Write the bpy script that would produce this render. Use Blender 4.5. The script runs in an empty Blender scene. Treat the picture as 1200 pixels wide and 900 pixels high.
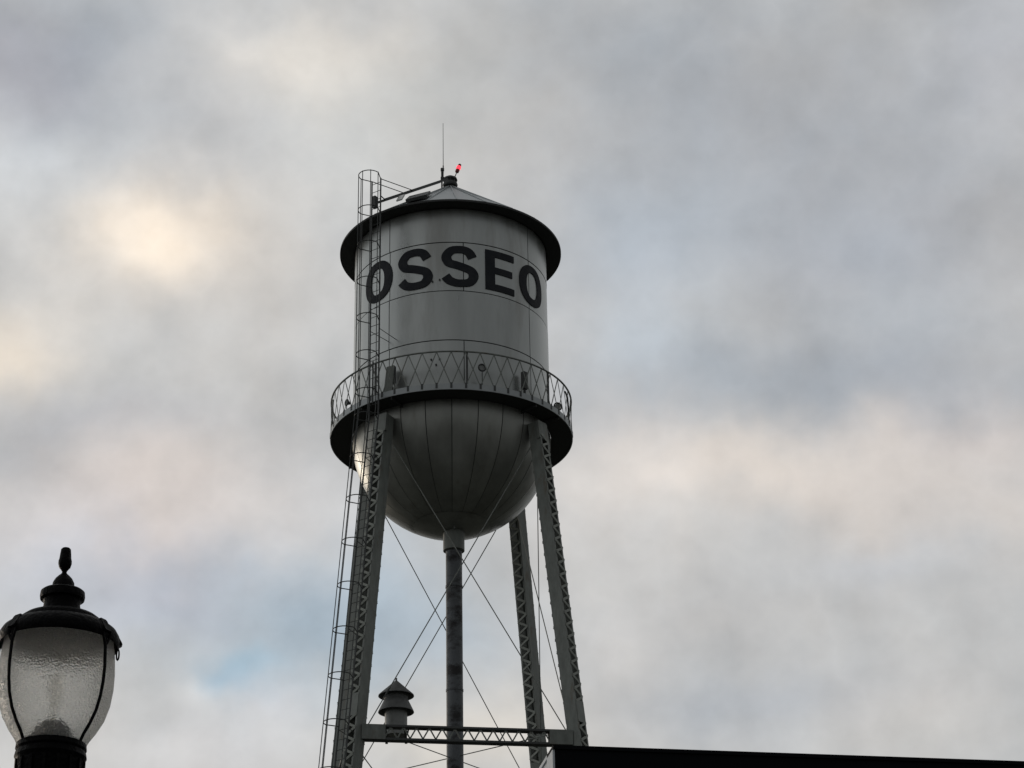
import bpy, bmesh, math, random
from mathutils import Vector, Matrix
random.seed(7)
S = bpy.context.scene
C = S.collection
rad = math.radians

# ------------------------------------------------------------------ camera
F_PX, PITCH, ROLL, YAW = 2659.4, rad(26.08), rad(1.053), rad(1.705)
CAM = Vector((0, 0, 1.6))
cp, sp, cy, sy = math.cos(PITCH), math.sin(PITCH), math.cos(YAW), math.sin(YAW)
fwd = Vector((sy * cp, cy * cp, sp))
R0 = Vector((cy, -sy, 0)); U0 = R0.cross(fwd)
cr, sr = math.cos(ROLL), math.sin(ROLL)
RX = R0 * cr - U0 * sr; UX = R0 * sr + U0 * cr
cam_d = bpy.data.cameras.new('camera'); cam = bpy.data.objects.new('camera', cam_d); C.objects.link(cam)
m = Matrix((RX, UX, -fwd)).transposed().to_4x4(); m.translation = CAM
cam.matrix_world = m
cam_d.sensor_width = 36; cam_d.lens = F_PX / 1200 * 36
cam_d.clip_start = 0.1; cam_d.clip_end = 6000
S.camera = cam
def ray(x, y):
    """direction through photo pixel (1200x900)"""
    return (RX * (x - 600) + UX * (450 - y) + fwd * F_PX).normalized()

# ------------------------------------------------------------------ world
SUN_AZ, SUN_EL = rad(-38), rad(9)        # azimuth from +Y, to the right
w = bpy.data.worlds.new('World'); S.world = w; w.use_nodes = True
nt = w.node_tree; N = nt.nodes; Lk = nt.links; N.clear()
def nd(t, **k):
    n = N.new(t)
    for a, b in k.items(): setattr(n, a, b)
    return n
def setin(sock, v):
    if isinstance(v, bpy.types.NodeSocket): Lk.new(v, sock)
    else: sock.default_value = v
def M(op, a, b=0.0, clamp=False):
    n = nd('ShaderNodeMath', operation=op, use_clamp=clamp); setin(n.inputs[0], a); setin(n.inputs[1], b); return n.outputs[0]
def V(op, a, b=(0, 0, 0)):
    n = nd('ShaderNodeVectorMath', operation=op); setin(n.inputs[0], a); setin(n.inputs[1], b); return n
def VS(a, s):
    n = nd('ShaderNodeVectorMath', operation='SCALE'); setin(n.inputs[0], a); setin(n.inputs['Scale'], s); return n.outputs[0]
def noise(vec, scale, detail=4, rough=.5, out='Fac'):
    n = nd('ShaderNodeTexNoise'); Lk.new(vec, n.inputs['Vector']); n.inputs['Scale'].default_value = scale
    n.inputs['Detail'].default_value = detail; n.inputs['Roughness'].default_value = rough; return n.outputs[out]
tc = nd('ShaderNodeTexCoord'); D = V('NORMALIZE', tc.outputs['Generated']).outputs[0]
warp = VS(V('SUBTRACT', noise(D, 9, 4, .55, 'Color'), (.5, .5, .5)).outputs[0], .062)
DW = V('ADD', D, warp).outputs[0]
warp2 = VS(V('SUBTRACT', noise(D, 30, 3, .5, 'Color'), (.5, .5, .5)).outputs[0], .022)
DW = V('ADD', DW, warp2).outputs[0]
# (x, y, sx, sy, angle-free) in photo pixels -> direction blobs of cloud ; colour deltas are linear light
BL = [
 (183, 262, 70, 58, (.34, .25, .15)), (175, 300, 110, 70, (.05, .03, .01)), (345, 62, 100, 50, (.19, .15, .10)), (60, 200, 95, 60, (.05, .065, .08)),
 (10, 420, 70, 50, (.19, .13, .06)), (230, 130, 90, 70, (-.05, -.045, -.035)), (50, 40, 190, 70, (-.095, -.095, -.085)),
 (20, 95, 60, 60, (-.05, -.05, -.03)), (480, 150, 110, 80, (.05, .04, .02)), (330, 250, 90, 80, (.05, .035, .02)), (170, 610, 150, 60, (.13, .07, .035)),
 (300, 470, 160, 70, (.02, .01, .0)), (100, 520, 130, 35, (-.045, -.035, -.015)), (60, 660, 120, 45, (-.02, .0, .03)),
 (236, 797, 34, 15, (-.08, -.02, .03)), (268, 774, 34, 12, (-.06, -.01, .025)), (200, 812, 26, 12, (.07, .06, .05)), (300, 812, 40, 16, (.05, .04, .04)), (330, 740, 110, 55, (-.07, -.025, .015)), (180, 700, 90, 40, (-.05, -.03, .01)), (240, 865, 90, 35, (.07, .06, .06)),
 (700, 60, 200, 80, (-.085, -.07, -.05)), (930, 130, 250, 110, (-.12, -.105, -.075)), (1180, 60, 70, 70, (.01, .01, .03)),
 (1050, 280, 200, 80, (-.10, -.09, -.06)), (700, 300, 90, 90, (-.08, -.045, .0)), (860, 470, 200, 50, (-.155, -.12, -.075)),
 (1060, 430, 130, 60, (-.07, -.07, -.06)), (730, 410, 60, 40, (-.02, .01, .04)), (1160, 480, 90, 50, (-.03, -.03, -.02)), (1130, 520, 110, 30, (.13, .07, .03)),
 (870, 560, 130, 35, (.17, .095, .03)), (720, 560, 80, 60, (.08, .05, .03)), (1080, 600, 130, 45, (.10, .04, .0)), (1040, 700, 220, 50, (-.03, -.035, -.035)),
 (1030, 675, 60, 22, (.0, .02, .05)), (760, 740, 120, 55, (.04, .02, .005)), (900, 830, 160, 35, (-.06, -.045, -.015)), (1090, 850, 80, 40, (.05, .03, .01)),
 (560, 860, 120, 40, (.10, .07, .03)), (520, 740, 110, 50, (-.07, -.03, .01)), (480, 640, 60, 50, (-.03,-.02,-.01)),
]
base = nd('ShaderNodeCombineXYZ'); base.inputs[0].default_value, base.inputs[1].default_value, base.inputs[2].default_value = .575, .580, .580
acc = base.outputs[0]
SKY_SCALE = 1.0
for (bx, by, bw, bh, col) in BL:
    if bx > 680:
        g_ = .8 * (col[0] + col[1] + col[2]) / 3; col = tuple(g_ * .3 + .85 * c_ * .7 for c_ in col)
    c = ray(bx, by)
    df = V('SUBTRACT', DW, tuple(c)).outputs[0]
    # elliptical distance : horizontal along camera-right world axis, rest vertical
    a = V('DOT_PRODUCT', df, tuple(R0)).outputs['Value']
    up = R0.cross(c).normalized()
    b = V('DOT_PRODUCT', df, tuple(up)).outputs['Value']
    f = V('DOT_PRODUCT', D, tuple(c)).outputs['Value']
    a = M('DIVIDE', a, bw / F_PX * 1.25); b = M('DIVIDE', b, bh / F_PX * 1.25)
    q = M('ADD', M('MULTIPLY', a, a), M('MULTIPLY', b, b))
    g = M('MULTIPLY', M('EXPONENT', M('MULTIPLY', q, -1)), M('GREATER_THAN', f, 0))
    n = nd('ShaderNodeVectorMath', operation='SCALE'); n.inputs[0].default_value = tuple(c_ * 1.3 for c_ in col); Lk.new(g, n.inputs['Scale'])
    acc = V('ADD', acc, n.outputs[0]).outputs[0]
# general mottling everywhere in the sky
n1 = M('SUBTRACT', noise(D, 5, 6, .52), .5)
n2 = M('SUBTRACT', noise(V('MULTIPLY', D, (1, 1, 1.1)).outputs[0], 17, 5, .5), .5)
n3 = M('SUBTRACT', noise(V('ADD', D, (3.1, 1.7, .4)).outputs[0], 11, 4, .5), .5)
n4 = M('SUBTRACT', noise(V('MULTIPLY', D, (1, 1, 1.1)).outputs[0], 42, 6, .55), .5)
mot = M('ADD', M('ADD', M('MULTIPLY', n1, .22), M('MULTIPLY', n2, .34)), M('ADD', M('MULTIPLY', n4, .22), 1.0))
bl1 = M('SUBTRACT', .22, M('ABSOLUTE', M('SUBTRACT', noise(V('ADD', D, (7.3, 2.2, 5.1)).outputs[0], 13, 5, .55), .5)))
mot = M('ADD', mot, M('MULTIPLY', M('SUBTRACT', bl1, .13), .75))
acc = VS(acc, mot)
nw = nd('ShaderNodeVectorMath', operation='SCALE'); nw.inputs[0].default_value = (.09, .01, -.07); Lk.new(n3, nw.inputs['Scale'])
acc = V('ADD', acc, nw.outputs[0]).outputs[0]
# the cloud deck is brighter on the sunset side, duller on the far side
sd = Vector((math.sin(SUN_AZ), math.cos(SUN_AZ), 0))
dd = V('DOT_PRODUCT', D, tuple(sd)).outputs['Value']
mr = nd('ShaderNodeMapRange', interpolation_type='SMOOTHSTEP'); Lk.new(dd, mr.inputs['Value'])
mr.inputs['From Min'].default_value = -.75; mr.inputs['From Max'].default_value = .72
mr.inputs['To Min'].default_value = .40; mr.inputs['To Max'].default_value = 1.0
cloud = VS(acc, mr.outputs[0])
sky = nd('ShaderNodeTexSky', sky_type='NISHITA', sun_disc=False); sky.sun_elevation = SUN_EL; sky.sun_rotation = SUN_AZ
skys = VS(sky.outputs[0], 1.0)
bg1 = nd('ShaderNodeBackground'); Lk.new(cloud, bg1.inputs['Color']); bg1.inputs['Strength'].default_value = .99
bg2 = nd('ShaderNodeBackground'); Lk.new(skys, bg2.inputs['Color']); bg2.inputs['Strength'].default_value = .05
mx = nd('ShaderNodeMixShader'); mx.inputs[0].default_value = .08; Lk.new(bg1.outputs[0], mx.inputs[1]); Lk.new(bg2.outputs[0], mx.inputs[2])
wo = nd('ShaderNodeOutputWorld'); Lk.new(mx.outputs[0], wo.inputs[0])
# ------------------------------------------------------------------ sun (veiled by cloud)
sl = bpy.data.lights.new('sun', 'SUN'); sun = bpy.data.objects.new('sun', sl); C.objects.link(sun)
sl.energy = .5; sl.angle = rad(14); sl.color = (1.0, .86, .70)
sv = Vector((math.sin(SUN_AZ) * math.cos(SUN_EL), math.cos(SUN_AZ) * math.cos(SUN_EL), math.sin(SUN_EL)))
sun.rotation_euler = sv.to_track_quat('Z', 'Y').to_euler(); sun.location = (-60, 90, 60)
S.view_settings.view_transform = 'Standard'; S.view_settings.look = 'None'; S.view_settings.exposure = 0; S.view_settings.gamma = 1
S.render.engine = 'CYCLES'

# ------------------------------------------------------------------ materials
def mat(name, col, rough=.6, metal=0.0, spec=.5, smin=.56, var=.12, scale=1.5, streak=None, stain=None, stain_amt=.0, bump=.0, bscale=20, rnd=.0):
    mt = bpy.data.materials.new(name); mt.use_nodes = True; t = mt.node_tree; n = t.nodes; l = t.links
    bs = n['Principled BSDF']; bs.inputs['Roughness'].default_value = rough; bs.inputs['Metallic'].default_value = metal; bs.inputs['Specular IOR Level'].default_value = spec
    g = n.new('ShaderNodeNewGeometry')
    mp = n.new('ShaderNodeMapping'); l.new(g.outputs['Position'], mp.inputs['Vector'])
    if streak: mp.inputs['Scale'].default_value = (1, 1, streak)
    t1 = n.new('ShaderNodeTexNoise'); l.new(mp.outputs[0], t1.inputs['Vector']); t1.inputs['Scale'].default_value = scale
    t1.inputs['Detail'].default_value = 6; t1.inputs['Roughness'].default_value = .6
    r = n.new('ShaderNodeMapRange'); l.new(t1.outputs['Fac'], r.inputs['Value'])
    r.inputs['From Min'].default_value = .3; r.inputs['From Max'].default_value = .7
    r.inputs['To Min'].default_value = 1 - var; r.inputs['To Max'].default_value = 1 + var
    fac = r.outputs[0]
    if rnd:
        oi = n.new('ShaderNodeObjectInfo'); r2 = n.new('ShaderNodeMapRange'); l.new(oi.outputs['Random'], r2.inputs['Value'])
        r2.inputs['To Min'].default_value = 1 - rnd; r2.inputs['To Max'].default_value = 1 + rnd
        mm = n.new('ShaderNodeMath'); mm.operation = 'MULTIPLY'; l.new(fac, mm.inputs[0]); l.new(r2.outputs[0], mm.inputs[1]); fac = mm.outputs[0]
    vs = n.new('ShaderNodeVectorMath'); vs.operation = 'SCALE'; vs.inputs[0].default_value = col; l.new(fac, vs.inputs['Scale'])
    out = vs.outputs[0]
    if stain:
        t2 = n.new('ShaderNodeTexNoise'); l.new(mp.outputs[0], t2.inputs['Vector']); t2.inputs['Scale'].default_value = scale * .7
        t2.inputs['Detail'].default_value = 5; t2.inputs['Roughness'].default_value = .65
        r3 = n.new('ShaderNodeMapRange'); l.new(t2.outputs['Fac'], r3.inputs['Value'])
        r3.inputs['From Min'].default_value = smin; r3.inputs['From Max'].default_value = smin + .12; r3.inputs['To Max'].default_value = stain_amt
        mxn = n.new('ShaderNodeMix'); mxn.data_type = 'RGBA'; l.new(r3.outputs[0], mxn.inputs[0]); l.new(out, mxn.inputs[6]); mxn.inputs[7].default_value = (*stain, 1)
        out = mxn.outputs[2]
    l.new(out, bs.inputs['Base Color'])
    rr = n.new('ShaderNodeMapRange'); l.new(t1.outputs['Fac'], rr.inputs['Value']); rr.inputs['From Min'].default_value = .3; rr.inputs['From Max'].default_value = .7
    rr.inputs['To Min'].default_value = max(0, rough - .07); rr.inputs['To Max'].default_value = min(1, rough + .1); l.new(rr.outputs[0], bs.inputs['Roughness'])
    if bump:
        t4 = n.new('ShaderNodeTexNoise'); l.new(g.outputs['Position'], t4.inputs['Vector']); t4.inputs['Scale'].default_value = bscale; t4.inputs['Detail'].default_value = 3
        b = n.new('ShaderNodeBump'); b.inputs['Strength'].default_value = bump; b.inputs['Distance'].default_value = .02
        l.new(t4.outputs['Fac'], b.inputs['Height']); l.new(b.outputs[0], bs.inputs['Normal'])
    return mt
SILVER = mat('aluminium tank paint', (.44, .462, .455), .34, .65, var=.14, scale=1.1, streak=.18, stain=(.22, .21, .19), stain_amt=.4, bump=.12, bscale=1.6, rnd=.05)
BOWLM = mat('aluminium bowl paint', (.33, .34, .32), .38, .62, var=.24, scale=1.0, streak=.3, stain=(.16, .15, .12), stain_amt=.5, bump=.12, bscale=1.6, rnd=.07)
SEAM = mat('weathered seam', (.07, .075, .075), .8)
ROOFM = mat('roof paint', (.40, .43, .44), .5, .3, var=.12, scale=1.4, rnd=.08)
RIM_SHADE = mat('grey darkened for underside shade', (.045, .048, .048), .8, 0, var=.2, scale=2)  # shade under eave and balcony is put into this dark colour
LACE = mat('lacing steel lightened for skylight', (.30, .32, .29), .55, .2, var=.25, scale=5)  # leg steel's grey, lightened to paint in the skylight on the bars
STEEL = mat('grey painted steel', (.195, .212, .197), .55, .2, var=.28, scale=4.5, streak=.4, stain=(.14, .11, .08), stain_amt=.6, rnd=.08)
DARKS = mat('dark weathered steel', (.075, .08, .08), .65, .2, var=.2, scale=4)
PIPEM = mat('riser pipe paint', (.105, .115, .125), .5, .25, smin=.47, var=.18, scale=1.5, streak=1.7, stain=(.018, .017, .018), stain_amt=1.0)
LETTER = mat('navy lettering paint', (.010, .013, .019), .8, 0, var=.15, scale=3, stain=(.05, .055, .06), stain_amt=.3)
GALV = mat('galvanised siren', (.24, .25, .245), .55, .4, var=.2, scale=3)
SIRENH = mat('weathered siren hats', (.13, .135, .135), .6, .2, var=.25, scale=5)
CONC = mat('concrete', (.33, .32, .30), .9, 0, var=.2, scale=2)
BLACKI = mat('black cast iron', (.003, .003, .0035), .5, 0, spec=.06, var=.25, scale=12, bump=.4, bscale=60)
BLACKW = mat('black wall cladding', (.005, .006, .008), .85, 0, spec=.1, var=.2, scale=3)
PALEW = mat('pale wall cladding', (.62, .66, .70), .7, 0, var=.05, scale=2)
COPING = mat('metal coping', (.5, .52, .53), .4, .6, var=.05, scale=3)
WHITEP = mat('white enamel', (.8, .8, .78), .4)
GROUND = mat('dark turf and asphalt', (.040, .042, .032), .95, 0, var=.3, scale=.05, bump=.2, bscale=3)
ASPH = mat('asphalt', (.05, .05, .052), .9, 0, var=.2, scale=1.5)
REFL = mat('white reflector', (.75, .75, .72), .5)
def emis(name, col, s):
    mt = bpy.data.materials.new(name); mt.use_nodes = True; bs = mt.node_tree.nodes['Principled BSDF']
    bs.inputs['Base Color'].default_value = (.5, .02, .02, 1); bs.inputs['Roughness'].default_value = .3
    bs.inputs['Emission Color'].default_value = (*col, 1); bs.inputs['Emission Strength'].default_value = s; return mt
REDL = emis('lit red glass', (1, .06, .09), 1.5)
REDD = mat('red glass unlit', (.22, .01, .015), .3)
def glassmat():
    mt = bpy.data.materials.new('pebbled lamp glass'); mt.use_nodes = True; t = mt.node_tree; n = t.nodes; l = t.links
    bs = n['Principled BSDF']; out = n['Material Output']
    gl = n.new('ShaderNodeBsdfGlass'); gl.inputs['IOR'].default_value = 1.10; gl.inputs['Roughness'].default_value = .18; gl.inputs['Color'].default_value = (.97, .97, .96, 1)
    tr = n.new('ShaderNodeBsdfTranslucent'); tr.inputs['Color'].default_value = (.92, .92, .90, 1)
    g = n.new('ShaderNodeNewGeometry')
    v = n.new('ShaderNodeTexVoronoi'); v.feature = 'SMOOTH_F1'; l.new(g.outputs['Position'], v.inputs['Vector']); v.inputs['Scale'].default_value = 150
    b = n.new('ShaderNodeBump'); b.inputs['Strength'].default_value = 1.0; b.inputs['Distance'].default_value = .009; l.new(v.outputs['Distance'], b.inputs['Height'])
    l.new(b.outputs[0], gl.inputs['Normal']); l.new(b.outputs[0], tr.inputs['Normal'])
    m_ = n.new('ShaderNodeMixShader'); m_.inputs[0].default_value = .28; l.new(gl.outputs[0], m_.inputs[1]); l.new(tr.outputs[0], m_.inputs[2]); l.new(m_.outputs[0], out.inputs[0])
    n.remove(bs); return mt
GLASS = glassmat()

# ------------------------------------------------------------------ helpers
def link(name, bm, mt, parent=None, smooth=False, kind=None):
    bmesh.ops.recalc_face_normals(bm, faces=bm.faces[:])
    me = bpy.data.meshes.new(name); bm.to_mesh(me); bm.free(); me.materials.append(mt)
    if smooth:
        for p in me.polygons: p.use_smooth = True
        if smooth != 'all':
            try: me.set_sharp_from_angle(angle=rad(40))
            except Exception: pass
    o = bpy.data.objects.new(name, me); C.objects.link(o)
    if parent is not None:
        o.parent = parent; o.matrix_parent_inverse = parent.matrix_world.inverted() if False else Matrix.Translation(-parent_loc(parent))
    if kind: o['kind'] = kind
    return o
def parent_loc(p):
    # meshes are written in world coordinates; only root Empties are offset
    q = p
    while q.parent: q = q.parent
    return q.location.copy() if p.parent is None else Vector((0, 0, 0))
def thing(name, loc, label, cat, group=None):
    o = bpy.data.objects.new(name, None); C.objects.link(o); o.location = loc; o.empty_display_size = .3
    o['label'] = label; o['category'] = cat
    if group: o['group'] = group
    return o
def tag(o, label, cat, group=None):
    o['label'] = label; o['category'] = cat
    if group: o['group'] = group
    return o
def beam(bm, p0, p1, wd, ht, side):
    p0, p1 = Vector(p0), Vector(p1); z = (p1 - p0).normalized(); x = Vector(side); x = (x - z * x.dot(z)).normalized(); y = z.cross(x)
    vs = [bm.verts.new(p + x * (wd / 2 * a) + y * (ht / 2 * b)) for p in (p0, p1) for a, b in ((-1, -1), (1, -1), (1, 1), (-1, 1))]
    for f in ((0, 1, 2, 3), (7, 6, 5, 4), (0, 4, 5, 1), (1, 5, 6, 2), (2, 6, 7, 3), (3, 7, 4, 0)): bm.faces.new([vs[i] for i in f])
def tube(bm, pts, r, n=6, closed=False, r1=None):
    pts = [Vector(p) for p in pts]; rings = []; k = len(pts); ref = None
    for i, p in enumerate(pts):
        if closed: t = pts[(i + 1) % k] - pts[i - 1]
        else: t = pts[min(i + 1, k - 1)] - pts[max(i - 1, 0)]
        t.normalize()
        if ref is None: ref = Vector((0, 0, 1)) if abs(t.z) < .9 else Vector((1, 0, 0))
        x = (ref - t * ref.dot(t)).normalized(); ref = x; y = t.cross(x)
        rr = r if r1 is None else r + (r1 - r) * i / (k - 1)
        rings.append([bm.verts.new(p + (x * math.cos(6.28319 * j / n) + y * math.sin(6.28319 * j / n)) * rr) for j in range(n)])
    for i in range(k if closed else k - 1):
        a, b = rings[i], rings[(i + 1) % k]
        for j in range(n): bm.faces.new((a[j], a[(j + 1) % n], b[(j + 1) % n], b[j]))
    if not closed: bm.faces.new(rings[0][::-1]); bm.faces.new(rings[-1])
def lathe(bm, prof, c, n=48, cap=True):
    c = Vector(c); rings = []
    for r, z in prof:
        rings.append([bm.verts.new(c + Vector((r * math.cos(6.2831853 * j / n), r * math.sin(6.2831853 * j / n), z))) for j in range(n)])
    for a, b in zip(rings, rings[1:]):
        for j in range(n): bm.faces.new((a[j], a[(j + 1) % n], b[(j + 1) % n], b[j]))
    if cap:
        bm.faces.new(rings[0][::-1]); bm.faces.new(rings[-1])
def BM(): return bmesh.new()

# ------------------------------------------------------------------ ground
b = BM(); bmesh.ops.create_grid(b, x_segments=8, y_segments=8, size=3000)
link('ground', b, GROUND, kind='structure')
b = BM(); beam(b, (-60, 6, .02), (60, 14, .02), .01, .01, (0, 0, 1)); b.free()
b = BM()
v = [b.verts.new(p) for p in ((-200, 16, .006), (200, 30, .006), (200, 40, .006), (-200, 26, .006))]; b.faces.new(v)
link('road', b, ASPH, kind='structure')
b = BM()
v = [b.verts.new(p) for p in ((-200, -8, .01), (200, -8, .01), (200, 12, .01), (-200, 12, .01))]; b.faces.new(v)
link('pavement', b, CONC, kind='structure').data.materials[0] = ASPH

# ------------------------------------------------------------------ water tower
TC = Vector((0, 69.87, 0)); RT = 3.35
zB, zR, z1, z2, z3 = 33.632, 40.79, 35.804, 37.647, 39.496
RB, RR = 4.104, 3.878
TH0 = 7.25
def er(az): a = rad(az); return Vector((math.sin(a), -math.cos(a), 0))
def et(az): a = rad(az); return Vector((math.cos(a), math.sin(a), 0))
def cyl(az, r, z): return TC + er(az) * r + Vector((0, 0, z))
tower = thing('water_tower', TC, 'tall silver water tower lettered OSSEO, round tank and conical roof on four laced legs', 'water tower')
def patch(bm, az0, az1, prof, nseg, th):
    """curved plate: prof = [(r,z)...] swept az0..az1, thickness th inward"""
    g = []
    for k in range(nseg + 1):
        az = az0 + (az1 - az0) * k / nseg
        g.append(([bm.verts.new(cyl(az, r, z)) for r, z in prof], [bm.verts.new(cyl(az, max(r - th, .001), z)) for r, z in prof]))
    m_ = len(prof)
    for k in range(nseg):
        (o0, i0), (o1, i1) = g[k], g[k + 1]
        for j in range(m_ - 1):
            bm.faces.new((o0[j], o1[j], o1[j + 1], o0[j + 1])); bm.faces.new((i0[j], i0[j + 1], i1[j + 1], i1[j]))
        bm.faces.new((o0[0], i0[0], i1[0], o1[0])); bm.faces.new((o0[-1], o1[-1], i1[-1], i0[-1]))
    for (o0, i0) in (g[0], g[-1]):
        for j in range(m_ - 1): bm.faces.new((o0[j], o0[j + 1], i0[j + 1], i0[j]))
# liner behind seams
b = BM(); lathe(b, [(RT - .03, zB - .02), (RT - .03, zR + .02)], TC, 96, cap=False); link('tank_wall', b, SEAM, tower, True)
GAPZ, GAPA = .017, .26
lv = [zB + .02, z1, z2, z3, zR + .03]
for ci in range(4):
    span = 90 if ci % 2 else 45
    for k in range(360 // span):
        a0 = (-38.0 if ci % 2 else 7.3) + span * k
        b = BM(); rr = RT + (.006 if ci % 2 else 0)
        patch(b, a0 + GAPA, a0 + span - GAPA, [(rr, lv[ci] + GAPZ), (rr, lv[ci + 1] - GAPZ)], span // 3, .02)
        link('tank_plate', b, SILVER, tower, True)
# lap bands at seams (thin raised weld beads)
# bowl: 24 gores + bottom dish
zc = zB + .02
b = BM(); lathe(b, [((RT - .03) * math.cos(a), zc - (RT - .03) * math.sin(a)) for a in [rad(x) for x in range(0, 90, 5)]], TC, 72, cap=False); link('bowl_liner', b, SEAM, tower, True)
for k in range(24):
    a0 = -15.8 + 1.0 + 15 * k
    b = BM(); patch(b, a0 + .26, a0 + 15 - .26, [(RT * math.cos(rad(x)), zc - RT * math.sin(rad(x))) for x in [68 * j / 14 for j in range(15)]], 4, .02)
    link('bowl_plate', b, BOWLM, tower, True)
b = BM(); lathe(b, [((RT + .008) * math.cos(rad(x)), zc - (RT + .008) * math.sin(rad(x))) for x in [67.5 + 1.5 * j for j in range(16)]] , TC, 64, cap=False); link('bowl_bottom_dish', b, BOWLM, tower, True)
# small bolt-like drain beside collar
b = BM(); beam(b, cyl(8, .55, 30.24), cyl(8, .55, 30.5), .05, .05, er(0)); link('drain_plug', b, STEEL, tower)
# roof
zA = 43.55
b = BM(); lathe(b, [(RR - .03, zR + .04), (.2, zA - .05)], TC, 96, cap=False); link('roof_liner', b, SEAM, tower, True)
for k in range(24):
    a0 = 3.1 + 15 * k
    b = BM(); patch(b, a0 + .12, a0 + 14.88, [(RR, zR + .06), (.22, zA)], 1, .015)
    link('roof_plate', b, ROOFM, tower)
for k in range(24):
    a0 = 3.1 + 15 * k; b = BM()
    beam(b, cyl(a0, RR - .02, zR + .085), cyl(a0, .25, zA + .02), .03, .04, et(a0)); link('roof_rib', b, ROOFM, tower)
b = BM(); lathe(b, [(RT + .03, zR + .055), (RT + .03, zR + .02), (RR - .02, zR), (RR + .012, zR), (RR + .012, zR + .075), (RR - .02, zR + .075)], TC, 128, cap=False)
link('eave', b, RIM_SHADE, tower, 'sharp')
# finial vent
az_ = Vector((TC.x, TC.y, 0))
b = BM(); lathe(b, [(.16, zA - .1), (.16, zA + .12), (.25, zA + .14), (.27, zA + .2), (.25, zA + .27), (.17, zA + .30), (.17, zA + .38), (.26, zA + .40), (.24, zA + .47), (.12, zA + .55), (.02, zA + .58)], az_, 20)
vent = link('roof_vent', b, DARKS, tower, True)
for k in range(8):
    b = BM(); beam(b, cyl(45 * k, .20, zA + .27), cyl(45 * k, .20, zA + .41), .03, .03, et(45 * k)); link('vent_strut', b, DARKS, vent)
# ---- lettering
def letter_strip(bm, left, right, az0, zc_, closed=False):
    r1, r0 = RT + .028, RT + .002
    def P(uv, r): return cyl(az0 + math.degrees(uv[0] / RT), r, zc_ + uv[1])
    n = len(left); sets = []
    for i in range(n):
        row = [(left[i][0] + (right[i][0] - left[i][0]) * t, left[i][1] + (right[i][1] - left[i][1]) * t) for t in (0, .5, 1)]
        sets.append(([bm.verts.new(P(q, r1)) for q in row], bm.verts.new(P(row[0], r0)), bm.verts.new(P(row[2], r0))))
    for i in range(n if closed else n - 1):
        (a, al, ar), (c, cl, cr_) = sets[i], sets[(i + 1) % n]
        bm.faces.new((a[0], a[1], c[1], c[0])); bm.faces.new((a[1], a[2], c[2], c[1])); bm.faces.new((al, a[0], c[0], cl)); bm.faces.new((ar, cr_, c[2], a[2]))
    if not closed:
        for (a, al, ar) in (sets[0], sets[-1]): bm.faces.new((al, a[0], a[1], a[2], ar))
def stroke(bm, pts, az0, zc_, closed=False, wh=.265, wv=.35, ends=None):
    L, Rr = [], []; n = len(pts)
    for i in range(n):
        if closed: t = Vector(pts[(i + 1) % n]) - Vector(pts[i - 1])
        else: t = Vector(pts[min(i + 1, n - 1)]) - Vector(pts[max(i - 1, 0)])
        t.normalize(); w_ = (wh * abs(t.x) ** 1.5 + wv * abs(t.y) ** 1.5) / (abs(t.x) ** 1.5 + abs(t.y) ** 1.5); nn = Vector((-t.y, t.x)) * w_ / 2
        L.append((pts[i][0] + nn.x, pts[i][1] + nn.y)); Rr.append((pts[i][0] - nn.x, pts[i][1] - nn.y))
    letter_strip(bm, L, Rr, az0, zc_, closed)
def catmull(P, sub=6):
    o = []
    for i in range(len(P) - 1):
        p0, p1, p2, p3 = P[max(i - 1, 0)], P[i], P[i + 1], P[min(i + 2, len(P) - 1)]
        for k in range(sub):
            t = k / sub
            o.append(tuple(.5 * (2 * p1[d] + (p2[d] - p0[d]) * t + (2 * p0[d] - 5 * p1[d] + 4 * p2[d] - p3[d]) * t * t + (3 * p1[d] - p0[d] - 3 * p2[d] + p3[d]) * t ** 3) for d in (0, 1)))
    o.append(P[-1]); return o
ZL = 38.575; HL = 1.52
for az0 in (-47.4, 55.4):
    a_, b_ = (1.36 - .35) / 2, (HL - .265) / 2; b = BM()
    stroke(b, [(a_ * math.copysign(abs(math.cos(t)) ** .88, math.cos(t)), b_ * math.copysign(abs(math.sin(t)) ** .88, math.sin(t))) for t in [2 * math.pi * k / 48 + .01 for k in range(48)]], az0, ZL, True)
    link('letter', b, LETTER, tower, 'sharp')
SP = [(.90, .55), (.66, .86), (.30, 1.0), (-.12, 1.02), (-.60, .94), (-.93, .60), (-.76, .22), (-.25, .07), (.30, -.07), (.82, -.26), (.97, -.60), (.70, -.93), (.2, -1.02), (-.3, -1.0), (-.72, -.86), (-1.0, -.60)]
for az0 in (-21.1, 5.2):
    b = BM(); a_, b_ = (1.27 - .31) / 2, (HL - .265) / 2
    stroke(b, catmull([(x * a_, y * b_) for x, y in SP]), az0, ZL, False, .27, .34)
    link('letter', b, LETTER, tower, 'sharp')
b = BM(); W2, H2 = .56, HL / 2
def rect(u0, u1, v0, v1):
    n = 6; letter_strip(b, [(u0 + (u1 - u0) * i / n, v1) for i in range(n + 1)], [(u0 + (u1 - u0) * i / n, v0) for i in range(n + 1)], 29.8, ZL)
rect(-W2, -W2 + .35, -H2, H2); rect(-W2 + .35, W2, H2 - .245, H2); rect(-W2 + .35, W2 - .08, -.11, .13); rect(-W2 + .35, W2, -H2, -H2 + .245)
link('letter', b, LETTER, tower, 'sharp')
for az0, zz in ((-10.5, 38.02), (-6.3, 38.06), (-11.2, 35.1), (-6.5, 35.1), (-8.5, 34.9)):
    b = BM(); lathe(b, [(.01, -.035), (.03, -.02), (.03, .02), (.01, .035)], cyl(az0, RT + .03, zz), 8); link('stud', b, DARKS, tower)

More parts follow.
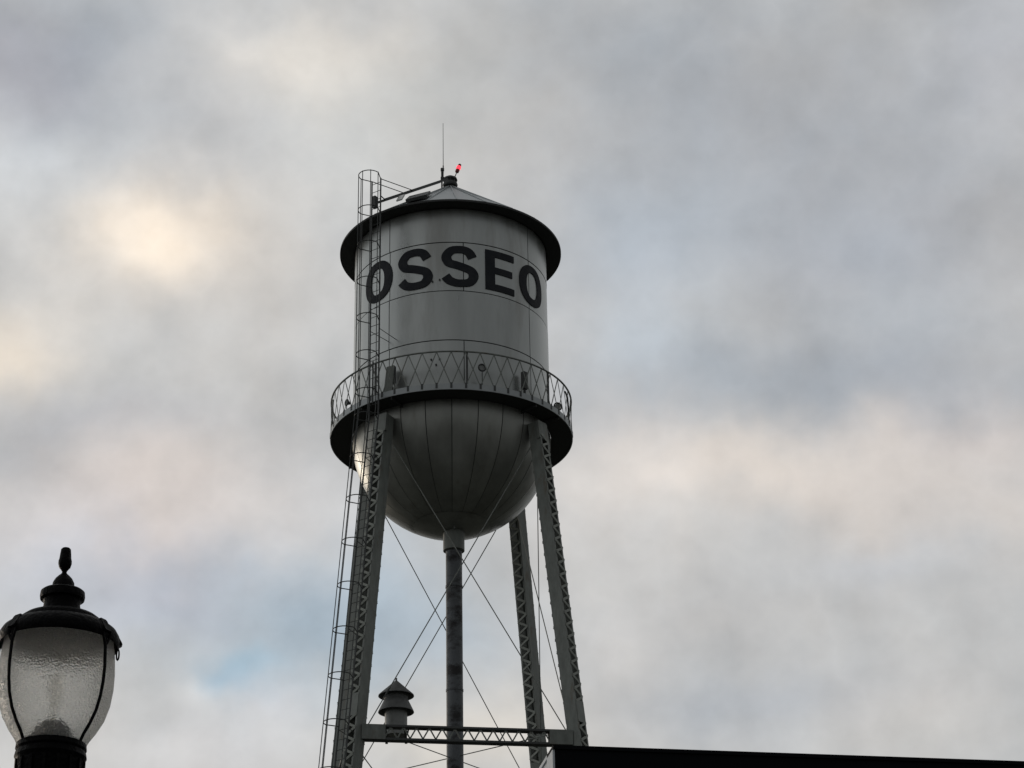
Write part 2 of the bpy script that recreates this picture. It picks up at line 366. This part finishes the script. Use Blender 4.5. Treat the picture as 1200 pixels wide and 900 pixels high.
# ---- balcony
b = BM(); lathe(b, [(RT + .01, zB + .02), (RB - .03, zB + .02), (RB - .03, zB + .05), (RT + .01, zB + .05)], TC, 96, cap=False); link('balcony_floor', b, RIM_SHADE, tower, 'sharp')
b = BM(); lathe(b, [(RB - .03, zB), (RB, zB), (RB, zB + .21), (RB - .06, zB + .21), (RB - .06, zB + .19), (RB - .03, zB + .19), (RB - .03, zB)], TC, 128, cap=False); link('balcony_fascia', b, ROOFM, tower, 'sharp')
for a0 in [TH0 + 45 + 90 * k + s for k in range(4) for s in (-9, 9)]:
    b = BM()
    beam(b, cyl(a0, RT - .02, zB - .04), cyl(a0, RB - .05, zB - .04), .05, .11, et(a0)); link('floor_bracket', b, RIM_SHADE, tower)
NB = 54; zr0, zr1 = zB + .21, 35.0
for k in range(NB):
    a0 = 360 / NB * k; a1 = a0 + 360 / NB
    for (s, e, rr) in ((a0, a1, RB - .012), (a1, a0, RB - .026)):
        b = BM(); beam(b, cyl(s, rr, zr0 - .06), cyl(e, rr, zr1), .034, .012, et((a0 + a1) / 2)); link('railing_bar', b, STEEL, tower)
b = BM(); tube(b, [cyl(a * 3.75, RB - .02, zr1 + .01) for a in range(96)], .032, 6, True); link('top_rail', b, STEEL, tower, True)
for k in range(NB):
    b = BM(); a0 = 360 / NB * k; beam(b, cyl(a0, RB + .005, zB + .05), cyl(a0, RB + .005, zB + .24), .07, .012, et(a0)); link('rail_clip', b, DARKS, tower)
for k in range(8):
    b = BM(); a0 = TH0 - 45 + 45 * k; beam(b, cyl(a0, RB - .06, zB + .02), cyl(a0, RB - .06, zr1), .06, .05, et(a0)); link('rail_post', b, DARKS, tower)
b = BM(); tube(b, [cyl(74 + 2 * i, RB - .12 , zr1 - .02 - .0045 * i ** 2.6) for i in range(8)] + [cyl(92, RB - .1, zB + .15), cyl(86, RB - .1, zB + .06)], .03, 6); link('cable', b, DARKS, tower, True)

# ---- legs
SL = .115; LW, LD = .41, .44
LEGS = {'FL': -45 + TH0, 'FR': 45 + TH0, 'BR': 135 + TH0, 'BL': -135 + TH0}
def lr(z): return 3.732 + SL * (zB - z)
ZST = 22.293; ZLOW = 11.2
def lp(az, z, u=0, inn=0):      # u tangential, inn inward from outer face
    return TC + er(az) * (lr(z) - inn) + et(az) * u + Vector((0, 0, z))
for key, az in LEGS.items():
    lean = (er(az) * SL + Vector((0, 0, -1))).normalized(); e1, e2 = er(az), et(az); nout = (e1 + Vector((0, 0, SL))).normalized()
    ztop = zB - .36
    b = BM(); beam(b, lp(az, ztop, 0, .05), lp(az, ztop - .65, 0, .05), LW + .10, .10, e2); leg = None
    # leg web channels first (the leg object itself is the outer channel pair's parent)
    bb = BM()
    beam(bb, lp(az, ztop, 0, LD / 2), lp(az, ztop - .02, 0, LD / 2), LW, LD, e2)
    leg = link('leg', bb, STEEL, tower)
    link('cap_plate', b, STEEL, leg)
    for s in (-1, 1):
        c = BM()
        beam(c, lp(az, ztop, s * LW / 2, LD / 2), lp(az, .3, s * LW / 2, LD / 2), .018, LD, e2)
        for inn in (.006, LD - .006):
            beam(c, lp(az, ztop, s * (LW / 2 - .033), inn), lp(az, .3, s * (LW / 2 - .033), inn), .045, .012, e2)
        link('channel', c, STEEL, leg)
    # rivets joined
    seen = {'FL': 'out', 'FR': 'out', 'BR': 'in', 'BL': None}[key]
    rest = BM(); step = .212; z = ztop - .5; i = 0
    while z - step > .5:
        s = 1 if i % 2 else -1
        if not (ZST + .52 < z - step / 2 < ZST + 1.18):
            for face, inn in (('out', -.020), ('in', LD + .020)):
                wd = LW / 2 - .012
                t = (rest if (face != seen or z < 20.2) else BM())
                beam(t, lp(az, z, s * wd, inn), lp(az, z - step, -s * wd, inn), .075, .02, Vector((0, 0, 1)).cross(e1) if False else (e2 * 1.0 + Vector((0, 0, s * 1.7))))
                if t is not rest: link('lacing_bar', t, LACE, leg)
        z -= step; i += 1
    link('lacing', rest, LACE, leg, kind='stuff')
    for zz in (ZST + .85, ZLOW + .6):
        for inn in (-.012, LD + .012):
            t = BM(); beam(t, lp(az, zz + .36, 0, inn), lp(az, zz - .36, 0, inn), LW - .01, .014, e2); link('batten_plate', t, STEEL, leg)
    t = BM(); beam(t, (lp(az, .2, 0, LD / 2).x, lp(az, .2, 0, LD / 2).y, -.3), (lp(az, .2, 0, LD / 2).x, lp(az, .2, 0, LD / 2).y, .45), 1.1, 1.1, e2); link('footing', t, CONC, leg)
# ---- struts
def strut(a, c, zs, parts):
    p0, p1 = lp(LEGS[a], zs, 0, LD / 2), lp(LEGS[c], zs, 0, LD / 2); d = (p1 - p0).normalized(); up = Vector((0, 0, 1)); nn = up.cross(d)
    if nn.dot(p0 - TC - Vector((0, 0, zs))) < 0: nn = -nn
    p0 = p0 + d * .22; p1 = p1 - d * .22
    hh = .205; t = BM()
    beam(t, p0 + up * hh, p1 + up * hh, .30, .065, nn); st = link('strut', t, DARKS, tower)
    t = BM(); beam(t, p0 - up * hh, p1 - up * hh, .30, .065, nn); link('bottom_chord', t, DARKS, st)
    for q in (p0 + d * .32, p1 - d * .32):
        for s in (-1, 1):
            t = BM(); beam(t, q - d * .36 + nn * s * .157, q + d * .36 + nn * s * .157, .014, .46, nn); link('gusset_plate', t, STEEL, st)
    L = (p1 - p0).length; nB = round((L - 1.3) / .195); x0 = .65; dx = (L - 1.3) / nB
    rest = BM() if not parts else None
    for i in range(nB):
        s = 1 if i % 2 else -1
        t = rest if rest is not None else BM()
        q0 = p0 + d * (x0 + dx * i) + up * s * (hh - .03) + nn * .10; q1 = p0 + d * (x0 + dx * (i + 1)) - up * s * (hh - .03) + nn * .10
        beam(t, q0, q1, .012, .045, nn)
        if rest is None: link('lacing_bar', t, STEEL, st)
    if rest is not None: link('lacing', rest, STEEL, st, kind='stuff')
    return p0, p1, d, nn
sF = strut('FL', 'FR', ZST, True)
for a, c in (('FR', 'BR'), ('BR', 'BL'), ('BL', 'FL')): strut(a, c, ZST, False)
for a, c in (('FL', 'FR'), ('FR', 'BR'), ('BR', 'BL'), ('BL', 'FL')): strut(a, c, ZLOW, False)
# ---- tie rods
def rod(p0, p1, tb=None, r=.019):
    t = BM(); tube(t, [p0, p1], r * .9, 6); o = link('tie_rod', t, STEEL, tower, True)
    if tb:
        q = p0.lerp(p1, tb); d = (p1 - p0).normalized(); t = BM(); tube(t, [q - d * .11, q - d * .08, q + d * .08, q + d * .11], .028, 8); link('turnbuckle', t, DARKS, o, True)
        t = BM()
        for s in (-1, 1): tube(t, [q + d * s * .12, q + d * s * .2], .024, 6)
        link('rod_nut', t, DARKS, o)
zt, zb = zB - .89, ZST - .30
for a, c, tb1, tb2, off in (('FL', 'FR', None, .845, .06), ('FR', 'BR', None, None, .06), ('BR', 'BL', None, None, .1), ('BL', 'FL', None, None, .06)):
    rod(lp(LEGS[a], zt, 0, .3), lp(LEGS[c], zb, 0, .3), tb1); rod(lp(LEGS[c], zt, 0, .36), lp(LEGS[a], zb, 0, .36), tb2)
    rod(lp(LEGS[a], ZST - .42, 0, .3), lp(LEGS[c], ZLOW + .1, 0, .3), .1); rod(lp(LEGS[c], ZST - .42, 0, .36), lp(LEGS[a], ZLOW + .1, 0, .36), .1)
    rod(lp(LEGS[a], ZLOW - .25, 0, .3), lp(LEGS[c], .6, 0, .3)); rod(lp(LEGS[c], ZLOW - .25, 0, .36), lp(LEGS[a], .6, 0, .36))
for zz in (ZST + .30,):
    rod(lp(LEGS['FL'], zz, 0, .3), lp(LEGS['BR'], zz, 0, .3)); rod(lp(LEGS['FR'], zz + .05, 0, .3), lp(LEGS['BL'], zz + .05, 0, .3))
# ---- riser
b = BM(); PC = TC + Vector((.055, 0, 0)); lathe(b, [(.27, 0), (.27, 29.8)], PC, 32); riser = link('riser_pipe', b, PIPEM, tower, True)
b = BM(); lathe(b, [(.30, 29.65), (.355, 29.67), (.355, 30.54), (.30, 30.6)], PC, 32); link('pipe_collar', b, STEEL, riser, 'sharp')
for k in range(1, 9):
    b = BM(); lathe(b, [(.272, 3.55 * k - .04), (.285, 3.55 * k - .035), (.285, 3.55 * k + .035), (.272, 3.55 * k + .04)], PC, 32); link('pipe_joint', b, PIPEM, riser, 'sharp')
# ---- caged ladder
LP0 = Vector((-2.51, -3.53, 0)) + TC; dirL = er(-37.0); tanL = et(-37.0); leanA = er(LEGS['FL'])
ZK = 33.0; ZT = 41.85
def lpt(z, u=0, out=0):
    q = LP0 + leanA * (SL * max(0, ZK - z)) + dirL * out + tanL * u; q.z = z; return q
LH = .19
for s in (-1, 1):
    b = BM(); pts = [lpt(ZT, s * LH), lpt(ZK, s * LH), lpt(2.2, s * LH)]
    beam(b, pts[0], pts[1], .030, .045, tanL); beam(b, pts[1], pts[2], .030, .045, tanL); link('ladder_rail', b, DARKS, tower)
z = ZT - .15
rr_ = BM(); nr = 0
while z > 2.4:
    t = BM() if z > 20.3 else rr_
    tube(t, [lpt(z, -LH), lpt(z, LH)], .011, 5)
    if z > 20.3: link('ladder_rung', t, DARKS, tower)
    z -= .32
link('ladder_rung_row', rr_, DARKS, tower, kind='stuff')
CW, CDp = .37, .74      # cage half width, depth
def hoop(z, u0=None):
    pts = [lpt(z, LH, .02)]
    for k in range(13):
        a = math.pi * k / 12
        pts.append(lpt(z, CW * math.cos(a), CDp - CW + CW * math.sin(a) * 1.0) if 0 < k < 12 else lpt(z, CW * math.cos(a), CDp - CW))
    pts.append(lpt(z, -LH, .02)); return pts
zs = [ZT - .02 - 1.36 * i for i in range(7)] + [ZK - .2 - 1.5 * i for i in range(21)]
for z in zs:
    if z < 3.5: continue
    b = BM(); tube(b, hoop(z), .017, 5); link('cage_hoop', b, DARKS, tower, True)
for a in (0, 45, 90, 135, 180):
    u, o_ = CW * math.cos(rad(a)), CDp - CW + CW * math.sin(rad(a)); b = BM()
    tube(b, [lpt(ZT, u, o_), lpt(ZK, u, o_), lpt(3.8, u, o_)], .015, 5); link('cage_strap', b, DARKS, tower)
for z in (36.1, 31.5, 28.5, 25.5, 22.2, 19, 16, 12, 8, 4):
    for s in (-1, 1):
        p = lpt(z, s * LH); az = math.degrees(math.atan2(p.x - TC.x, -(p.y - TC.y)))
        tgt = cyl(az, RT + .01, z) if z > 35 else lp(LEGS['FL'], z, s * .15, -.01)
        b = BM(); tube(b, [p, tgt], .012, 5); link('ladder_stay', b, DARKS, tower)
# hand bars from cage top to roof
for s, L_ in ((1, 1.8), (-1, 1.65)):
    b = BM(); p = lpt(ZT - .02, s * LH * .9); q = p - dirL * L_ + Vector((0, 0, .22 * L_)); tube(b, [p, q], .016, 5); link('hand_bar', b, DARKS, tower)
# revolving roof ladder
rl0 = [cyl(-36 + d, 4.10, zR + .32) for d in (-2.7, 3.3)]; rl1 = [cyl(-60 if i == 0 else -12, .42, zA + .22) for i in (0, 1)]
for i in (0, 1):
    b = BM(); beam(b, rl0[i], rl1[i], .03, .085, tanL); link('roof_ladder_rail', b, DARKS, tower)
for k in range(1, 14):
    b = BM(); tube(b, [rl0[0].lerp(rl1[0], k / 14), rl0[1].lerp(rl1[1], k / 14)], .012, 5); link('roof_ladder_rung', b, DARKS, tower)
b = BM(); tube(b, [lpt(zR + .36, -LH), rl0[0]], .02, 5); tube(b, [lpt(zR + .36, LH), rl0[1]], .02, 5); link('roof_ladder_foot', b, DARKS, tower)
b = BM()
def cone(az, r, h=0): return cyl(az, r, zR + .06 + (RR - r) / (RR - .22) * (zA - zR - .06) + h)
beam(b, cone(-19, 3.55, .12), cone(-27, 2.3, .12), .75, .10, et(-24)); link('roof_hatch', b, DARKS, tower)
b = BM(); beam(b, cone(-30, 3.5, .20), cone(-30, 3.32, .34), .22, .05, et(-30)); link('white_plate', b, WHITEP, tower)
b = BM(); beam(b, lpt(zR, -.1, -.05), lpt(zR + .45, -.1, -.05), .13, .12, dirL); link('junction_box', b, DARKS, tower)
# weighty dark brackets at balcony by the ladder
b = BM(); beam(b, lpt(zB - .15, .12, -.08), lpt(zr1, .12, -.08), .035, .035, tanL); beam(b, lpt(zB - .15, -.12, -.08), lpt(zr1, -.12, -.08), .035, .035, tanL); link('gate_post', b, DARKS, tower)

# ------------------------------------------------------------------ antenna + beacon
pA = TC + Vector((-.30, -.05, zA - .16))
ant = thing('whip_antenna', pA, 'thin whip antenna standing beside the vent on the roof peak', 'antenna')
b = BM(); tube(b, [pA, pA + Vector((0, 0, 1.05))], .030, 8); link('mast', b, DARKS, ant)
b = BM(); tube(b, [pA + Vector((.04, 0, .55)), pA + Vector((.05, 0, 1.15))], .022, 8); tube(b, [pA + Vector((.05, 0, 1.15)), pA + Vector((.05, 0, 2.95))], .012, 6, r1=.008); link('whip', b, DARKS, ant, True)
for zz in (.62, .98):
    b = BM(); beam(b, pA + Vector((.02, 0, zz - .04)), pA + Vector((.02, 0, zz + .04)), .13, .09, (1, 0, 0)); link('clamp', b, DARKS, ant)
pL = TC + Vector((.17, -.1, zA + .5)); tl = Vector((.36, 0, 1)).normalized()
bea = thing('obstruction_beacon', pL, 'small lit red warning light leaning right above the roof peak', 'warning light')
b = BM(); tube(b, [pL, pL + tl * .2], .018, 6); link('stem', b, GALV, bea)
def tlathe(bm, prof, o, ax, n=14):
    x = ax.cross(Vector((0, 1, 0))).normalized(); y = ax.cross(x); rings = []
    for r, h in prof: rings.append([bm.verts.new(o + ax * h + (x * math.cos(6.2832 * j / n) + y * math.sin(6.2832 * j / n)) * r) for j in range(n)])
    for a, c in zip(rings, rings[1:]):
        for j in range(n): bm.faces.new((a[j], a[(j + 1) % n], c[(j + 1) % n], c[j]))
    bm.faces.new(rings[0][::-1]); bm.faces.new(rings[-1])
b = BM(); tlathe(b, [(.05, .18), (.07, .2), (.075, .30), (.06, .32)], pL, tl); link('lamp_base', b, REDD, bea, True)
b = BM(); tlathe(b, [(.066, .32), (.085, .35), (.085, .43), (.066, .46)], pL, tl); link('lamp_globe', b, REDL, bea, True)
b = BM(); tlathe(b, [(.06, .46), (.066, .48), (.05, .54), (.02, .56)], pL, tl); link('lamp_cap', b, REDD, bea, True)

# ------------------------------------------------------------------ fixtures on the balcony
def box_fix(az, r, z, wd, ht, dp, label, tilt=0):
    p = cyl(az, r, z); t = thing('equipment_box', p, label, 'equipment box', 'dark boxes on the balcony')
    b = BM(); beam(b, p, p + Vector((0, 0, ht)) + er(az) * tilt, wd, dp, et(az)); bmesh.ops.bevel(b, geom=b.edges[:], offset=.015, segments=1); link('housing', b, DARKS, t)
    b = BM(); beam(b, p + Vector((0, 0, -.25)), p + Vector((0, 0, .02)), .06, .06, et(az)); link('bracket', b, DARKS, t); return t
box_fix(-33.0, RT + .22, zB + .75, .22, .62, .14, 'dark upright box on the balcony just right of the caged ladder')
box_fix(42.5, RT + .22, zB + .70, .18, .62, .14, 'narrow dark upright box on the balcony above the right front leg')
b = BM(); beam(b, cyl(-28, RB - .25, zB + .25), cyl(-32.5, RT + .3, zr1 - .02), .05, .03, et(-30)); beam(b, cyl(-32, RB - .2, zB + .3), cyl(-31.5, RT + .45, zr1 - .1), .30, .03, et(-30))
tag(link('leaning_panel', b, STEEL), 'pale grey braced panel leaning inside the railing beside the caged ladder', 'panel')
def ring_fix(az, z, r, label, dia=.12, face=None):
    p = cyl(az, r, z); face = az if face is None else face; t = thing('round_fixture', p, label, 'lamp', 'round fixtures along the balcony railing')
    e = et(face); u = Vector((0, 0, 1)); b = BM()
    tube(b, [p + e * dia * math.cos(a) + u * dia * math.sin(a) for a in [6.2832 * k / 16 for k in range(16)]], .028, 6, True); link('ring', b, DARKS, t, True)
    b = BM(); tlathe(b, [(dia - .03, 0), (dia - .03, -.06), (.04, -.14)], p, er(face)); link('lens', b, GALV, t, True)
    b = BM(); tube(b, [p - u * dia, p - u * (z - zB - .2 if z - zB > .4 else .2)], .015, 6); link('arm', b, DARKS, t)
ring_fix(14.5, zB + .88, RB - .1, 'small round fixture on the front railing, right of the tank middle')
ring_fix(62, zB + .42, RB - .1, 'small round dark-rimmed fixture at the right end of the railing', .13, 15)
ring_fix(-60, zB + .55, RB - .1, 'small round fixture inside the railing at its left end', .10)

# ------------------------------------------------------------------ siren on the strut
dS = ray(464, 858); t_ = (TC.y - 2.64) / dS.y; pS = CAM + dS * t_; pS.z = ZST + .24
sir = thing('warning_siren', pS, 'grey siren with two conical hats standing on the strut beside the left front leg', 'siren')
b = BM(); lathe(b, [(.345, 0), (.345, 1.00), (.30, 1.02)], pS, 32); link('body', b, GALV, sir, 'sharp')
b = BM(); lathe(b, [(.36, 1.18), (.55, .78), (.555, .755), (.54, .75), (.35, 1.13)], pS, 32, cap=False); link('lower_hat', b, SIRENH, sir, 'sharp')
b = BM(); lathe(b, [(.37, 1.10), (.37, 1.44)], pS, 32); link('neck', b, SIRENH, sir, 'sharp')
b = BM(); lathe(b, [(.03, 1.78), (.55, 1.30), (.555, 1.275), (.54, 1.27), (.02, 1.72)], pS, 32, cap=False); link('upper_hat', b, SIRENH, sir, 'sharp')
b = BM(); tube(b, [pS + Vector((0, 0, 1.73)), pS + Vector((0, 0, 1.86))], .03, 6); link('tip', b, SIRENH, sir)
b = BM(); beam(b, pS + Vector((.34, 0, .02)), pS + Vector((.40, -.05, .25)), .05, .03, (1, 0, 0)); link('conduit', b, DARKS, sir)
for s in (-1, 1):
    q = pS + Vector((s * .3, 0, -.035)); b = BM(); beam(b, q + Vector((0, -1.1, 0)), q + Vector((0, .6, 0)), .08, .06, (1, 0, 0)); link('bearer', b, DARKS, sir)

# ------------------------------------------------------------------ street lamp
def lamp():
    depth = 8.0
    d0 = ray(60, 876); t0 = depth / d0.dot(fwd); base_ = CAM + d0 * t0
    x0, y0 = base_.x, base_.y
    def zat(yp):       # height at which the lamp axis shows at photo row yp
        # solve along the vertical
        lo, hi = 0, 9
        for _ in range(40):
            mid = (lo + hi) / 2; q = Vector((x0, y0, mid)) - CAM; yy = 450 - F_PX * q.dot(UX) / q.dot(fwd)
            if yy > yp: lo = mid
            else: hi = mid
        return lo
    k = depth / F_PX / 3.335     # metres per zoomed pixel
    Y = lambda yz: zat(630 + yz / 3.335)
    P = Vector((x0, y0, 0))
    L = thing('street_lamp', P, 'black cast iron street lamp with an acorn glass globe and pointed finial', 'street lamp')
    def prof(lst): return [(r * k, Y(y)) for r, y in lst]
    def add(name, lst, mt, par=L, n=64, sm='sharp', cap=True):
        b = BM(); lathe(b, prof(lst), P, n, cap); return link(name, b, mt, par, sm)
    hood = add('hood', [(233, 428), (238, 420), (240, 402), (237, 388), (226, 370), (204, 354), (172, 343), (166, 340), (163, 328), (145, 315), (112, 306), (80, 300), (76, 285), (72, 262), (76, 248), (88, 243), (90, 232), (88, 215), (80, 209), (46, 205)], BLACKI, cap=False)
    # hood underside + reflector
    add('reflector', [(228, 424), (205, 395), (120, 345), (30, 340)], BLACKI, hood, cap=False)
    fin = add('finial', [(46, 208), (45, 195), (43, 178), (34, 162), (22, 150), (12, 142), (9, 135), (14, 127), (23, 117), (27, 103), (27, 92), (24, 82), (22, 62), (20, 47), (15, 42), (2, 40)], BLACKI, n=32)
    # globe shell with thickness
    gp = [(214, 405), (220, 435), (225, 480), (228, 530), (226, 590), (217, 650), (199, 705), (172, 752), (148, 785), (132, 815), (124, 835)]
    inn = [(r - 5, y) for r, y in gp[::-1]]
    b = BM(); pr = prof(gp + inn); lathe(b, pr + [pr[0]], P, 96, False); bmesh.ops.remove_doubles(b, verts=b.verts[:], dist=1e-6); link('globe', b, GLASS, L, 'all')
    # holder
    hold = add('globe_holder', [(60, 800), (128, 806), (136, 812), (138, 830), (132, 838), (137, 846), (140, 862), (134, 872), (130, 880), (130, 960), (122, 985), (100, 1010), (84, 1040)], BLACKI)
    for i in range(16):
        a = 22.5 * i; b = BM(); q0 = P + er(a) * (133 * k); q1 = Vector(q0); q0.z = Y(878); q1.z = Y(958); beam(b, q0, q1, .010, .008, et(a)); link('flute', b, BLACKI, hold)
    # inner fittings
    add('lamp_socket', [(84, 812), (82, 780), (70, 748), (48, 725), (20, 712), (2, 708)], BLACKI, hold, 32)
    add('bulb', [(10, 715), (10, 660), (26, 620), (30, 585), (22, 550), (3, 540)], GLASS, hold, 24)
    # straps
    for a0 in (-50, 50, 130, -130, -92, 92):
        full = abs(a0) != 92
        def pt(r, y, da=0): return P + er(a0 + 10 + da) * (r * k) + Vector((0, 0, Y(y)))
        if full:
            b = BM(); tube(b, [pt(r + 5, y) for r, y in ((230, 455), (232, 500), (234, 540), (231, 600), (222, 655), (204, 710), (178, 755), (152, 790), (138, 815))], 6.5 * k, 8); st = link('globe_strap', b, BLACKI, L, True)
            for s in (-1, 1):
                b = BM(); tube(b, [pt(236, 462), pt(238, 445, s * 2.5), pt(240, 415, s * 6)], 5.5 * k, 6); link('strap_fork', b, BLACKI, st, True)
        b = BM(); q = pt(222, 386); beam(b, pt(208, 360), pt(240, 412), 40 * k, 22 * k, et(a0 + 10)); bmesh.ops.bevel(b, geom=b.edges[:], offset=.003, segments=2); st2 = link('hood_lug', b, BLACKI, L)
        b = BM(); ring = [pt(234 + 5 * math.cos(t), 444 + 22 * math.sin(t)) for t in [6.2832 * j / 12 for j in range(12)]]; tube(b, ring, 3.5 * k, 6, True); link('clip', b, BLACKI, st2, True)
    # post to the ground
    zt_ = Y(1035)
    b = BM(); lathe(b, [(84 * k, zt_), (.05, zt_ - .12), (.065, zt_ - .16), (.05, zt_ - .2), (.055, 1.2), (.075, 1.1), (.085, 1.0), (.11, .8), (.15, .5), (.19, .3), (.22, .12), (.22, 0)], P, 32); link('post', b, BLACKI, L, 'sharp')
lamp()

# ------------------------------------------------------------------ dark flat-roofed building, lower right
HB = 5.8
def onz(x, y, h):
    d = ray(x, y); return CAM + d * ((h - CAM.z) / d.z)
c0 = onz(650, 872.5, HB); cR = onz(1200, 891.5, HB); cL = onz(634.5, 900, HB)
dR = (cR - c0).normalized(); dLf = (cL - c0).normalized(); dP = Vector((-dR.y, dR.x, 0)); dP = dP if dP.dot(dLf) > 0 else -dP
print('building', c0, dR, dLf, dP.dot(dLf))
W_, DP_ = 16.0, 11.0
c0 = Vector((c0.x, c0.y, 0)); 
bld = thing('flat_roofed_building', c0, 'black flat-roofed building with a pale side wall cutting across the bottom right corner', 'building')
def quadbox(name, o, a, bvec, la, lb, z0, z1_, mt, par):
    b = BM(); vs = [b.verts.new(o + a * u + bvec * v + Vector((0, 0, zz))) for zz in (z0, z1_) for u, v in ((0, 0), (la, 0), (la, lb), (0, lb))]
    for f in ((3, 2, 1, 0), (4, 5, 6, 7), (0, 1, 5, 4), (1, 2, 6, 5), (2, 3, 7, 6), (3, 0, 4, 7)): b.faces.new([vs[i] for i in f])
    return link(name, b, mt, par)
quadbox('front_wall', c0, dR, dP, W_, .2, 0, HB - .03, BLACKW, bld)
quadbox('side_wall', c0 + dP * .2, dR, dP, .2, DP_ - .4, 0, HB - .03, PALEW, bld)
quadbox('side_wall', c0 + dP * .2 + dR * (W_ - .2), dR, dP, .2, DP_ - .4, 0, HB - .03, PALEW, bld)
quadbox('back_wall', c0 + dP * (DP_ - .2), dR, dP, W_, .2, 0, HB - .03, BLACKW, bld)
quadbox('roof', c0 + dR * .2 + dP * .2, dR, dP, W_ - .4, DP_ - .4, HB - .5, HB - .3, DARKS, bld)
quadbox('coping', c0 - dR * .012 - dP * .012, dR, dP, W_ + .02, .22, HB - .03, HB - .006, BLACKW, bld)
quadbox('coping', c0 - dR * .012 + dP * .208, dR, dP, .22, DP_ - .4, HB - .03, HB - .006, PALEW, bld)
quadbox('corner_trim', c0 - dR * .014 + dP * .004, dR, dP, .014, .196, 0, HB - .032, PALEW, bld)
